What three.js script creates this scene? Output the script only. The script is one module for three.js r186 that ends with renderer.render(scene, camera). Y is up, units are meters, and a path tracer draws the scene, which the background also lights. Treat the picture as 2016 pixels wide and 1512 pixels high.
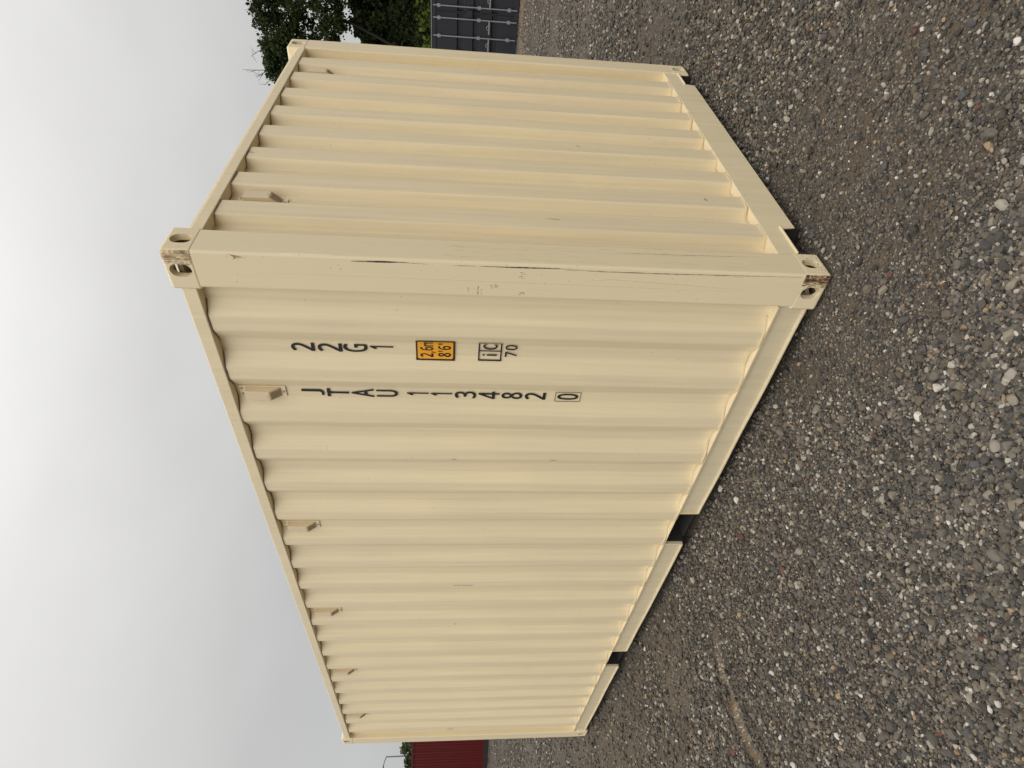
import * as THREE from 'three';
import { RoundedBoxGeometry } from 'three/addons/geometries/RoundedBoxGeometry.js';
import { FontLoader } from 'three/addons/loaders/FontLoader.js';
import { TextGeometry } from 'three/addons/geometries/TextGeometry.js';
import { mergeGeometries } from 'three/addons/utils/BufferGeometryUtils.js';
import { Brush, Evaluator, SUBTRACTION } from 'three-bvh-csg';

// ------------------------------------------------------------------ camera, sky, sun, exposure
const scene = new THREE.Scene();
const camera = new THREE.PerspectiveCamera(63.65, 4 / 3, 0.05, 1500);   // a phone held on its side: world up points to picture left
camera.position.set(1.3378, 1.5078, 1.9907);
camera.quaternion.setFromRotationMatrix(new THREE.Matrix4().makeBasis(
  new THREE.Vector3(0.080699, -0.995422, 0.051216),
  new THREE.Vector3(0.705930, 0.020803, -0.707976),
  new THREE.Vector3(0.703670, 0.093288, 0.704377)));
camera.updateMatrixWorld();

function rng(seed) { let a = seed >>> 0; return () => { a = (a + 0x6D2B79F5) | 0; let t = Math.imul(a ^ (a >>> 15), 1 | a); t = (t + Math.imul(t ^ (t >>> 7), 61 | t)) ^ t; return ((t ^ (t >>> 14)) >>> 0) / 4294967296; }; }
function hash3(x, y, z) { let h = Math.imul(x, 374761393) ^ Math.imul(y, 668265263) ^ Math.imul(z, 1274126177); h = Math.imul(h ^ (h >>> 13), 1274126177); return ((h ^ (h >>> 16)) >>> 0) / 4294967296; }
const sm = (t) => t * t * (3 - 2 * t), lerp = (a, b, t) => a + (b - a) * t, clamp = (v, a = 0, b = 1) => Math.min(b, Math.max(a, v));
const sstep = (a, b, v) => sm(clamp((v - a) / (b - a)));
function noise(x, y, z = 0, px = 0, py = 0) {                            // value noise 0..1; px, py = period of the lattice, if it tiles
  const X = Math.floor(x), Y = Math.floor(y), Z = Math.floor(z), u = sm(x - X), v = sm(y - Y), w = sm(z - Z);
  const m = (n, p) => p ? ((n % p) + p) % p : n;
  const g = (i, j, k) => hash3(m(X + i, px), m(Y + j, py), Z + k);
  return lerp(lerp(lerp(g(0, 0, 0), g(1, 0, 0), u), lerp(g(0, 1, 0), g(1, 1, 0), u), v), lerp(lerp(g(0, 0, 1), g(1, 0, 1), u), lerp(g(0, 1, 1), g(1, 1, 1), u), v), w);
}
function fbm(x, y, z = 0, o = 4, p = 0) { let s = 0, a = 0.5, f = 1; for (let i = 0; i < o; i++) { s += a * noise(x * f, y * f, z * f + i * 17.3, p * f, p * f); a *= 0.5; f *= 2; } return s / (1 - Math.pow(0.5, o)); }

{ // overcast sky: dull at the horizon, brighter overhead, soft cloud
  const W = 1024, H = 512, data = new Float32Array(W * H * 4);
  for (let j = 0; j < H; j++) for (let i = 0; i < W; i++) {
    const th = ((j + 0.5) / H - 0.5) * Math.PI, ph = ((i + 0.5) / W - 0.5) * 2 * Math.PI;
    const x = Math.cos(th) * Math.cos(ph), y = Math.sin(th), z = Math.cos(th) * Math.sin(ph);
    const e = Math.max(0, y);
    const cl = fbm(x * 1.6 + 5, z * 1.6 + 3, y * 3.2, 5) - 0.5, c2 = fbm(x * 4.5, z * 4.5, y * 9, 4) - 0.5;
    let L = 0.41 + 0.475 * e + 0.09 * e * e;
    L *= 1 + 0.29 * cl + 0.13 * c2;
    if (y < 0) L = 0.31;
    const k = 4 * (j * W + i), warm = sstep(0.05, 0.5, e);
    data[k] = L * lerp(0.985, 1.0, warm); data[k + 1] = L * 0.992; data[k + 2] = L * lerp(1.0, 0.975, warm); data[k + 3] = 1;
  }
  const t = new THREE.DataTexture(data, W, H, THREE.RGBAFormat, THREE.FloatType);
  t.mapping = THREE.EquirectangularReflectionMapping; t.magFilter = t.minFilter = THREE.LinearFilter; t.wrapS = THREE.RepeatWrapping; t.needsUpdate = true;
  scene.background = t; scene.environment = t;
}
const sun = new THREE.DirectionalLight(new THREE.Color(1.0, 0.96, 0.88), 1.5);        // the sun behind thick cloud, over the photographer's shoulder
sun.position.set(9.5, 19, 13); sun.target.position.set(-2, 0, -1);
sun.castShadow = true; sun.shadow.radius = 150; sun.shadow.mapSize.set(2048, 2048);
Object.assign(sun.shadow.camera, { left: -30, right: 30, top: 30, bottom: -30, near: 1, far: 90 });
scene.add(sun, sun.target);
const renderer = new THREE.WebGLRenderer({ antialias: true });
renderer.toneMapping = THREE.LinearToneMapping; renderer.toneMappingExposure = 1.14;
renderer.shadowMap.enabled = true; renderer.setSize(1024, 768);

// ------------------------------------------------------------------ helpers
const V = (x, y, z) => new THREE.Vector3(x, y, z);
const lin = (r, g, b) => new THREE.Color().setRGB(r, g, b);
function mesh(name, geo, mat, parent) { const m = new THREE.Mesh(geo, mat); m.name = name; m.castShadow = m.receiveShadow = true; (parent || scene).add(m); return m; }
const used = {};
function numbered(n) { used[n] = (used[n] ?? -1) + 1; return used[n] ? n + '_' + String(used[n]).padStart(3, '0') : n; }
function thing(name, label, category, group) { const g = new THREE.Group(); g.name = numbered(name); g.userData = { label, category }; if (group) g.userData.group = group; scene.add(g); return g; }
function box(x0, x1, y0, y1, z0, z1, r = 0.003) {
  const g = r ? new RoundedBoxGeometry(x1 - x0, y1 - y0, z1 - z0, 2, r) : new THREE.BoxGeometry(x1 - x0, y1 - y0, z1 - z0);
  return g.translate((x0 + x1) / 2, (y0 + y1) / 2, (z0 + z1) / 2);
}
function dataTex(W, H, fn, srgb = true) {
  const d = new Uint8Array(W * H * 4);
  for (let j = 0; j < H; j++) for (let i = 0; i < W; i++) { const c = fn(i, j); const k = 4 * (j * W + i); d[k] = clamp(c[0], 0, 255); d[k + 1] = clamp(c[1], 0, 255); d[k + 2] = clamp(c[2], 0, 255); d[k + 3] = 255; }
  const t = new THREE.DataTexture(d, W, H); t.wrapS = t.wrapT = THREE.RepeatWrapping; t.magFilter = THREE.LinearFilter; t.minFilter = THREE.LinearMipmapLinearFilter; t.generateMipmaps = true;
  if (srgb) t.colorSpace = THREE.SRGBColorSpace; t.needsUpdate = true; return t;
}
function canvasTex(W, H, draw) {
  const c = document.createElement('canvas'); c.width = W; c.height = H; draw(c.getContext('2d'), W, H);
  const t = new THREE.CanvasTexture(c); t.colorSpace = THREE.SRGBColorSpace; t.magFilter = THREE.LinearFilter; return t;
}
// a bent sheet: a path [x, z] with rounded bends, raised from y0 to y1; s = 1 puts the outside to the left of the path. uv in metres
function fillet(path, r, seg = 3) {
  const out = [path[0]];
  for (let i = 1; i < path.length - 1; i++) {
    const p = path[i], a = path[i - 1], b = path[i + 1];
    const la = Math.hypot(a[0] - p[0], a[1] - p[1]), lb = Math.hypot(b[0] - p[0], b[1] - p[1]);
    const t = Math.min(r, la * 0.42, lb * 0.42);
    const A = [p[0] + (a[0] - p[0]) / la * t, p[1] + (a[1] - p[1]) / la * t], Bq = [p[0] + (b[0] - p[0]) / lb * t, p[1] + (b[1] - p[1]) / lb * t];
    for (let k = 0; k <= seg; k++) { const q = k / seg, w0 = (1 - q) * (1 - q), w1 = 2 * q * (1 - q), w2 = q * q; out.push([A[0] * w0 + p[0] * w1 + Bq[0] * w2, A[1] * w0 + p[1] * w1 + Bq[1] * w2]); }
  }
  out.push(path[path.length - 1]); return out;
}
function sweep(path, y0, y1, { s = 1, r = 0.006, rows = 1, dent = null, uvScale = 1 } = {}) {
  const P = fillet(path, r), n = P.length, pos = [], nor = [], uv = [], idx = [], L = [0], N = [];
  for (let i = 1; i < n; i++) L.push(L[i - 1] + Math.hypot(P[i][0] - P[i - 1][0], P[i][1] - P[i - 1][1]));
  for (let i = 0; i < n; i++) {
    const a = P[Math.max(0, i - 1)], c = P[i], b = P[Math.min(n - 1, i + 1)];
    const d0 = [c[0] - a[0], c[1] - a[1]], d1 = [b[0] - c[0], b[1] - c[1]], l0 = Math.hypot(...d0) || 1, l1 = Math.hypot(...d1) || 1;
    // next to a flat the flat wins, so flats stay flat and the bends are smooth
    const w0 = l0 > 0.012 && l1 <= 0.012 ? 1 : l1 > 0.012 && l0 <= 0.012 ? 0 : 0.5;
    let dx = d0[0] / l0 * w0 + d1[0] / l1 * (1 - w0), dz = d0[1] / l0 * w0 + d1[1] / l1 * (1 - w0); const l = Math.hypot(dx, dz) || 1; dx /= l; dz /= l;
    N.push([-dz * s, dx * s]);
  }
  for (let j = 0; j <= rows; j++) for (let i = 0; i < n; i++) {
    const y = lerp(y0, y1, j / rows), d = dent ? dent(P[i][0], y, P[i][1]) : 0;
    pos.push(P[i][0] + N[i][0] * d, y, P[i][1] + N[i][1] * d); nor.push(N[i][0], 0, N[i][1]); uv.push(L[i] * uvScale, y * uvScale);
    if (i < n - 1 && j < rows) { const a = j * n + i, b = a + 1, c = b + n, e = a + n; s > 0 ? idx.push(a, b, c, a, c, e) : idx.push(a, c, b, a, e, c); }
  }
  const g = new THREE.BufferGeometry(); g.setAttribute('position', new THREE.Float32BufferAttribute(pos, 3)); g.setAttribute('normal', new THREE.Float32BufferAttribute(nor, 3)); g.setAttribute('uv', new THREE.Float32BufferAttribute(uv, 2)); g.setIndex(idx);
  return g;
}
function worldUV(g, k = 1) {                                             // uv in metres from the face each triangle points along
  const q = g.index ? g.toNonIndexed() : g, p = q.attributes.position, n = q.attributes.normal, uv = new Float32Array(p.count * 2);
  for (let i = 0; i < p.count; i += 3) {
    let ax = 0, ay = 0, az = 0; for (let j = 0; j < 3; j++) { ax += Math.abs(n.getX(i + j)); ay += Math.abs(n.getY(i + j)); az += Math.abs(n.getZ(i + j)); }
    for (let j = 0; j < 3; j++) { const x = p.getX(i + j), y = p.getY(i + j), z = p.getZ(i + j); const c = ax >= ay && ax >= az ? [z, y] : ay >= az ? [x, z] : [x, y]; uv[2 * (i + j)] = c[0] * k; uv[2 * (i + j) + 1] = c[1] * k; }
  }
  q.setAttribute('uv', new THREE.BufferAttribute(uv, 2)); return q;
}
function tube(pts, radii, sides = 6) {                                    // tapered tube through points
  const pos = [], nor = [], idx = []; const n = pts.length; let ref = V(0.3, 0.2, 0.93);
  for (let i = 0; i < n; i++) {
    const t = pts[Math.min(n - 1, i + 1)].clone().sub(pts[Math.max(0, i - 1)]).normalize(); const a = ref.clone().addScaledVector(t, -ref.dot(t)); if (a.lengthSq() < 1e-4) a.set(1, 0, 0).addScaledVector(t, -t.x); a.normalize(); ref = a; const b = t.clone().cross(a);
    for (let k = 0; k < sides; k++) { const w = k / sides * Math.PI * 2, c = Math.cos(w), s = Math.sin(w); const d = V(a.x * c + b.x * s, a.y * c + b.y * s, a.z * c + b.z * s); pos.push(pts[i].x + d.x * radii[i], pts[i].y + d.y * radii[i], pts[i].z + d.z * radii[i]); nor.push(d.x, d.y, d.z);
      if (i < n - 1) { const A = i * sides + k, B = i * sides + (k + 1) % sides; idx.push(A, B, B + sides, A, B + sides, A + sides); } }
  }
  const g = new THREE.BufferGeometry(); g.setAttribute('position', new THREE.Float32BufferAttribute(pos, 3)); g.setAttribute('normal', new THREE.Float32BufferAttribute(nor, 3)); g.setIndex(idx); return g;
}

// ------------------------------------------------------------------ ground: one sheet, uneven, to the horizon
function rutAt(x, z) {                                                     // a short wheel rut beside the long wall, bare soil in its bed
  const t = (z - 0.55) / 0.9, cx = -2.06 + 0.20 * t * t + 0.03 * Math.sin(z * 5), dx = x - cx;
  const on = sstep(0.52, 0.78, z) * (1 - sstep(2.4, 3.2, z)); return { dx, on };
}
function soilAt(x, z) { const r = rutAt(x, z), n = fbm(x * 0.9 + 9, z * 0.9, 2.2, 4); const bed = r.on * (1 - sstep(0.030, 0.052, Math.abs(r.dx + 0.035 * (noise(x * 9, z * 9) - 0.5)))); return { bed, fine: sstep(0.44, 0.55, n) }; }
function height(x, z) {
  let h = -0.17 * sstep(-2.8, -16.5, z) + 0.09 * sstep(-8, -19, x);
  const far = sstep(6, 30, Math.hypot(x, z));
  h += (fbm(x * 0.7 + 3, z * 0.7 + 7, 0, 3) - 0.5) * 0.05 * (1 - far) + (fbm(x * 0.25, z * 0.25, 4, 3) - 0.5) * 0.05;
  h += (fbm(x * 4, z * 4, 8, 3) - 0.5) * 0.014;
  const r = rutAt(x, z); h += r.on * (-0.034 * Math.exp(-Math.pow(r.dx / 0.04, 2)) + 0.030 * Math.exp(-Math.pow((r.dx - 0.085) / 0.04, 2)) + 0.02 * Math.exp(-Math.pow((r.dx + 0.09) / 0.05, 2)));
  // the steel box has settled level: the ground meets the undersides of its corners
  const ox = Math.max(-6.1 - x, 0, x - 0.04), oz = Math.max(-2.5 - z, 0, z - 0.04), near = Math.hypot(ox, oz);
  const cx = Math.min(Math.abs(x), Math.abs(x + 6.058)), cz = Math.min(Math.abs(z), Math.abs(z + 2.438)), corner = sstep(0.22, 0.5, Math.hypot(cx, cz));
  return lerp(-0.010 + 0.3 * h, h, sstep(0.0, 0.6, near)) - 0.006 - 0.028 * corner * (1 - sstep(0.02, 0.14, near));
}
const ground = new THREE.Group(); ground.name = 'gravel_yard'; ground.userData = { kind: 'structure' }; scene.add(ground);
{
  const axis = (a, b, step, c, d, lo, hi) => {
    const o = []; for (let v = a; v <= b + 1e-6; v += step) o.push(v);
    let s = step, v = a; const L = []; while (v > c) { s = Math.min(s * 1.12, 0.12); v -= s; L.unshift(v); } while (v > lo) { s *= 1.18; v -= s; L.unshift(v); }
    s = step; v = b; const R = []; while (v < d) { s = Math.min(s * 1.12, 0.12); v += s; R.push(v); } while (v < hi) { s *= 1.18; v += s; R.push(v); }
    return [...L, ...o, ...R];
  };
  const xs = axis(-3.2, 1.6, 0.026, -9, 3, -420, 420), zs = axis(-0.3, 2.4, 0.026, -7, 4, -420, 420), nx = xs.length, nz = zs.length;
  const pos = new Float32Array(nx * nz * 3), col = new Float32Array(nx * nz * 3), uv = new Float32Array(nx * nz * 2), idx = [];
  for (let j = 0; j < nz; j++) for (let i = 0; i < nx; i++) {
    const x = xs[i], z = zs[j], k = j * nx + i; pos[3 * k] = x; pos[3 * k + 1] = height(x, z); pos[3 * k + 2] = z; uv[2 * k] = x * 0.9 + 0.13 * z; uv[2 * k + 1] = z * 0.9 - 0.13 * x;
    const so = soilAt(x, z), n = fbm(x * 1.3, z * 1.3, 5, 4), t = 0.80 + 0.34 * (n - 0.5) + 0.10 * so.fine;
    let c = [t * 1.0, t * 0.955, t * 0.90];
    const dirt = sstep(-14.6, -17, z + 0.8 * (n - 0.5)) * sstep(-30, -12, x); c = [lerp(c[0], 1.75, dirt * 0.8), lerp(c[1], 1.42, dirt * 0.8), lerp(c[2], 1.2, dirt * 0.8)];
    c = [lerp(c[0], 2.1, so.bed), lerp(c[1], 1.97, so.bed), lerp(c[2], 1.8, so.bed)];
    col.set(c.map((v) => v * 0.5), 3 * k);
    if (i < nx - 1 && j < nz - 1) idx.push(k, k + nx, k + 1, k + 1, k + nx, k + nx + 1);
  }
  const g = new THREE.BufferGeometry(); g.setAttribute('position', new THREE.BufferAttribute(pos, 3)); g.setAttribute('color', new THREE.BufferAttribute(col, 3)); g.setAttribute('uv', new THREE.BufferAttribute(uv, 2)); g.setIndex(idx); g.computeVertexNormals();
  // grit: grains of 3 to 9 mm in the tones of the stone
  const S = 1024, C = 150, pts = [], r = rng(11), tones = [];
  for (let i = 0; i < C * C; i++) { pts.push(r(), r(), r()); const q = r(); tones.push(q < 0.50 ? [96, 92, 87] : q < 0.74 ? [116, 107, 95] : q < 0.86 ? [72, 70, 69] : q < 0.94 ? [146, 136, 120] : q < 0.975 ? [172, 164, 150] : [134, 104, 84]); }
  const hgt = new Uint8Array(S * S);
  const map = dataTex(S, S, (i, j) => {
    const x = i / S * C, y = j / S * C, X = Math.floor(x), Y = Math.floor(y); let b1 = 9, b2 = 9, id = 0;
    for (let dy = -1; dy <= 1; dy++) for (let dx = -1; dx <= 1; dx++) { const cx = (X + dx + C) % C, cy = (Y + dy + C) % C, q = cy * C + cx; const d = Math.hypot(X + dx + pts[3 * q] - x, Y + dy + pts[3 * q + 1] - y) * (0.75 + 0.5 * pts[3 * q + 2]); if (d < b1) { b2 = b1; b1 = d; id = q; } else if (d < b2) b2 = d; }
    const e = clamp((b2 - b1) * 2.4), n = noise(i / 4, j / 4, 3, S / 4, S / 4), soil = sstep(0.52, 0.72, fbm(i / S * 9, j / S * 9, 6, 3, 9)) * 0.75;
    hgt[j * S + i] = 255 * clamp(0.15 + 0.75 * Math.sqrt(e) * (0.5 + 0.5 * pts[3 * id + 2]) * (1 - 0.6 * soil) + 0.1 * n);
    const t = tones[id]; return [0, 1, 2].map((k) => lerp(t[k], [100, 89, 75][k], soil) * (0.90 + 0.2 * n) * 1.30);
  });
  const bump = dataTex(S, S, (i, j) => { const v = hgt[j * S + i]; return [v, v, v]; }, false);
  const m = new THREE.MeshStandardMaterial({ map, bumpMap: bump, bumpScale: 0.008, roughness: 0.95, vertexColors: true });
  mesh('ground', g, m, ground).userData.kind = 'structure';
}

// loose stone: the stones that show largest are parts of their own, the rest is one mass
{
  const R = rng(77), shapes = [];
  for (let v = 0; v < 7; v++) {
    const g = new THREE.IcosahedronGeometry(1, 1), p = g.attributes.position, r = rng(500 + v), fl = [0.62 + 0.25 * r(), 0.62 + 0.2 * r(), 0.8 + 0.3 * r()];
    const cuts = []; for (let k = 0; k < 11; k++) { const a = r() * 6.283, b = Math.acos(2 * r() - 1); cuts.push([Math.sin(b) * Math.cos(a), Math.cos(b), Math.sin(b) * Math.sin(a), 0.50 + 0.32 * r()]); }
    for (let i = 0; i < p.count; i++) {
      let x = p.getX(i), y = p.getY(i), z = p.getZ(i); const k = 0.85 + 0.35 * noise(x * 1.6 + v * 9, y * 1.6 + 5, z * 1.6 + 3); x *= k; y *= k; z *= k;
      for (const c of cuts) { const d = x * c[0] + y * c[1] + z * c[2] - c[3]; if (d > 0) { x -= c[0] * d; y -= c[1] * d; z -= c[2] * d; } }
      p.setXYZ(i, x * fl[2], y * fl[0], z * fl[1] * 1.1);
    }
    g.computeVertexNormals();                                             // unindexed: facets, as broken stone has
    shapes.push(g);
  }
  const tones = [[0.084, 0.075, 0.065, 27], [0.128, 0.113, 0.094, 24], [0.044, 0.040, 0.037, 15], [0.128, 0.104, 0.078, 20], [0.20, 0.170, 0.129, 13], [0.33, 0.297, 0.247, 7.5], [0.50, 0.465, 0.41, 1.8], [0.078, 0.078, 0.077, 5], [0.29, 0.205, 0.122, 1.4], [0.12, 0.055, 0.040, 0.6]];
  const sum = tones.reduce((a, t) => a + t[3], 0);
  const cx = camera.position.x, cz = camera.position.z, list = [];
  const d0 = 0.75, d1 = 30, N = 560000;
  for (let i = 0; i < N; i++) {
    const q = R(), d = d0 * Math.pow(d1 / d0, q), th = -2.356 + lerp(-1.05, 1.05, R());   // a fan well wider than the view, thinning with distance
    const x = cx + d * Math.cos(th), z = cz + d * Math.sin(th);
    const u = R(), big = R(), tq = R() * sum, ya = R() * 6.283, tx = (R() - 0.5) * 0.9, tz = (R() - 0.5) * 0.9, sk = R(), v = Math.floor(R() * 7), keep = R(), tn = 0.8 + 0.4 * R();
    if (x < 0.0 + 0.004 && x > -6.06 && z < 0.004 && z > -2.44) { if (x < -0.07 && x > -5.9 && z < -0.07 && z > -2.37) continue; const nearPost = (x > -0.20 || x < -5.86) && (z > -0.19 || z < -2.25); if (nearPost) continue; }
    let rad = (0.0030 + 0.0072 * u * u + 0.0026 * sk) * Math.max(1, Math.pow(d / 2.4, 0.66));
    if (big < 0.035) rad *= 1.3 + 0.7 * u; if (big < 0.003) rad *= 1.3;
    rad = Math.min(rad, 0.022);
    const so = soilAt(x, z); if (so.bed > 0.02 && keep < 0.992) continue; if (so.fine > 0.3 && rad > 0.0070 && keep < 0.78) continue; if (so.fine > 0.5 && keep < 0.66) continue;
    let k = 0, a = tq; while (a > tones[k][3] && k < tones.length - 1) { a -= tones[k][3]; k++; }
    list.push({ x, z, d, rad, ya, tx, tz, sk, v, k, tn });
  }
  const inView = (o) => { const p = V(o.x, 0, o.z).project(camera); return p.z < 1 && Math.abs(p.x) < 1 && Math.abs(p.y) < 1; };
  list.sort((a, b) => b.rad / b.d - a.rad / a.d);
  const mats = {}; const stoneMat = (k, t) => { const key = k + '_' + Math.round(t * 5); const c = tones[k], f = Math.round(t * 5) / 5; return mats[key] ??= new THREE.MeshStandardMaterial({ color: lin(c[0] * f, c[1] * f, c[2] * f), roughness: 0.9 }); };
  let own = 0; const rest = shapes.map(() => []);
  const place = (o, m) => { const e = new THREE.Euler(o.tx, o.ya, o.tz), s = o.rad; m.compose(V(o.x, height(o.x, o.z) + s * (0.28 + 0.34 * o.sk), o.z), new THREE.Quaternion().setFromEuler(e), V(s, s, s)); return m; };
  const M = new THREE.Matrix4();
  for (const o of list) {
    if (own < 300 && inView(o)) { const m = mesh('stone', shapes[o.v], stoneMat(o.k, o.tn), ground); place(o, M).decompose(m.position, m.quaternion, m.scale); own++; } else rest[o.v].push(o);
  }
  const mat = new THREE.MeshStandardMaterial({ color: 0xffffff, roughness: 0.92 }), C = new THREE.Color();
  rest.forEach((l, v) => {
    const im = new THREE.InstancedMesh(shapes[v], mat, l.length); im.name = 'loose_gravel'; im.userData.kind = 'stuff'; im.castShadow = im.receiveShadow = true;
    l.forEach((o, i) => { im.setMatrixAt(i, place(o, M)); const c = tones[o.k]; im.setColorAt(i, C.setRGB(c[0] * o.tn, c[1] * o.tn, c[2] * o.tn)); }); ground.add(im);
  });
}

// ------------------------------------------------------------------ paint and steel
const BEIGE = [231, 215, 180];
const paintMap = dataTex(1024, 1024, (i, j) => {                            // 2 m square: dust in faint upright streaks, slight mottle, a few specks
  const u = i / 1024, v = j / 1024, st = 0.6 * noise(u * 96, v * 3, 1, 96, 3) + 0.4 * noise(u * 190, v * 7, 4, 190, 7) - 0.5, st2 = noise(u * 220, v * 5, 9, 220, 5) - 0.5, mo = fbm(u * 6, v * 6, 3, 4, 6) - 0.5, gr = hash3(i, j, 5) - 0.5;
  const k = 1 + 0.050 * st + 0.022 * st2 + 0.04 * mo + 0.018 * gr, d = hash3(i >> 1, j >> 1, 77) < 0.00012 ? 0.72 : 1;
  return [BEIGE[0] * k * d, BEIGE[1] * k * d, BEIGE[2] * (k - 0.02 * mo) * d];
});
const peel = dataTex(512, 512, (i, j) => { const v = 255 * (0.5 * fbm(i / 512 * 90, j / 512 * 90, 4, 2, 90) + 0.5 * fbm(i / 512 * 12, j / 512 * 12, 8, 3, 12)); return [v, v, v]; }, false);
const rep = (t, k) => { const c = t.clone(); c.repeat.set(k, k); c.needsUpdate = true; return c; };
const pm = rep(paintMap, 0.5), pb = rep(peel, 1);
const steel = new THREE.MeshPhysicalMaterial({ map: pm, bumpMap: pb, bumpScale: 0.0005, roughness: 0.5, side: THREE.DoubleSide });
const railShade = new THREE.MeshPhysicalMaterial({ map: pm, color: lin(0.84, 0.85, 0.86), bumpMap: pb, bumpScale: 0.0008, roughness: 0.65 });  // the same beige, greyed and darkened: shade of the low rail put into the colour
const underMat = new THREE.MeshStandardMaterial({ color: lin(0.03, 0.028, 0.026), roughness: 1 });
const gap = (c) => new THREE.MeshStandardMaterial({ color: c, roughness: 0.8 });
const caulk = gap(lin(0.62, 0.50, 0.31));

// the four-holed cast steel corner, 178 x 118 x 162 mm, centred
function stadium(w, h) { const s = new THREE.Shape(), r = w / 2, k = h / 2 - r; s.absarc(0, k, r, 0, Math.PI); s.absarc(0, -k, r, Math.PI, Math.PI * 2); s.closePath(); return s; }
const castingGeo = (() => {
  const ev = new Evaluator(); ev.attributes = ['position', 'normal']; ev.useGroups = false;
  const brush = (g) => { for (const k of Object.keys(g.attributes)) if (k !== 'position' && k !== 'normal') g.deleteAttribute(k); const b = new Brush(g); b.updateMatrixWorld(); return b; };
  let b = brush(new RoundedBoxGeometry(0.178, 0.118, 0.162, 4, 0.015));
  b = ev.evaluate(b, brush(new THREE.BoxGeometry(0.124, 0.078, 0.108)), SUBTRACTION);
  const hole = (w, h, t, f) => { const g = new THREE.ExtrudeGeometry(stadium(w, h), { depth: t, bevelEnabled: false, curveSegments: 10 }); f(g); b = ev.evaluate(b, brush(g), SUBTRACTION); };
  hole(0.056, 0.080, 0.2, (g) => g.translate(0, 0, 0.001));                  // out through +z
  hole(0.056, 0.080, 0.2, (g) => g.translate(0, 0, 0.001).rotateY(Math.PI));  // -z
  hole(0.060, 0.080, 0.2, (g) => g.translate(0, 0, 0.001).rotateY(Math.PI / 2));
  hole(0.060, 0.080, 0.2, (g) => g.translate(0, 0, 0.001).rotateY(-Math.PI / 2));
  hole(0.063, 0.122, 0.2, (g) => g.translate(0, 0, -0.1).rotateX(Math.PI / 2).rotateY(Math.PI / 2));
  const g = b.geometry.index ? b.geometry.toNonIndexed() : b.geometry.clone(); g.clearGroups(); return g;
})();
function castingUV() {                                                      // left half of the picture: the face towards +z; right half: the rest
  const g = castingGeo.clone(), p = g.attributes.position, n = g.attributes.normal, uv = new Float32Array(p.count * 2);
  for (let i = 0; i < p.count; i += 3) {
    const f = (n.getZ(i) + n.getZ(i + 1) + n.getZ(i + 2)) / 3 > 0.6 && p.getZ(i) > 0.05;
    let inside = true; for (let j = i; j < i + 3; j++) inside = inside && Math.abs(p.getX(j)) < 0.0632 && Math.abs(p.getZ(j)) < 0.0552 && Math.abs(p.getY(j)) < 0.0402;
    if (inside) { for (let j = i; j < i + 3; j++) { uv[2 * j] = 0.992; uv[2 * j + 1] = p.getY(j) * 4 + 0.5; } continue; }                     // rust brown inside, also carrying the shade of the holes
    for (let j = i; j < i + 3; j++) { const ax = Math.abs(n.getX(j)) > 0.6; const a = (ax ? p.getZ(j) : p.getX(j)) / 0.178 + 0.5, c = p.getY(j) / 0.118 + 0.5; uv[2 * j] = f ? clamp(a) * 0.5 : 0.5 + clamp(a) * 0.47; uv[2 * j + 1] = clamp(c); }
  }
  g.setAttribute('uv', new THREE.BufferAttribute(uv, 2)); return g;
}
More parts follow.
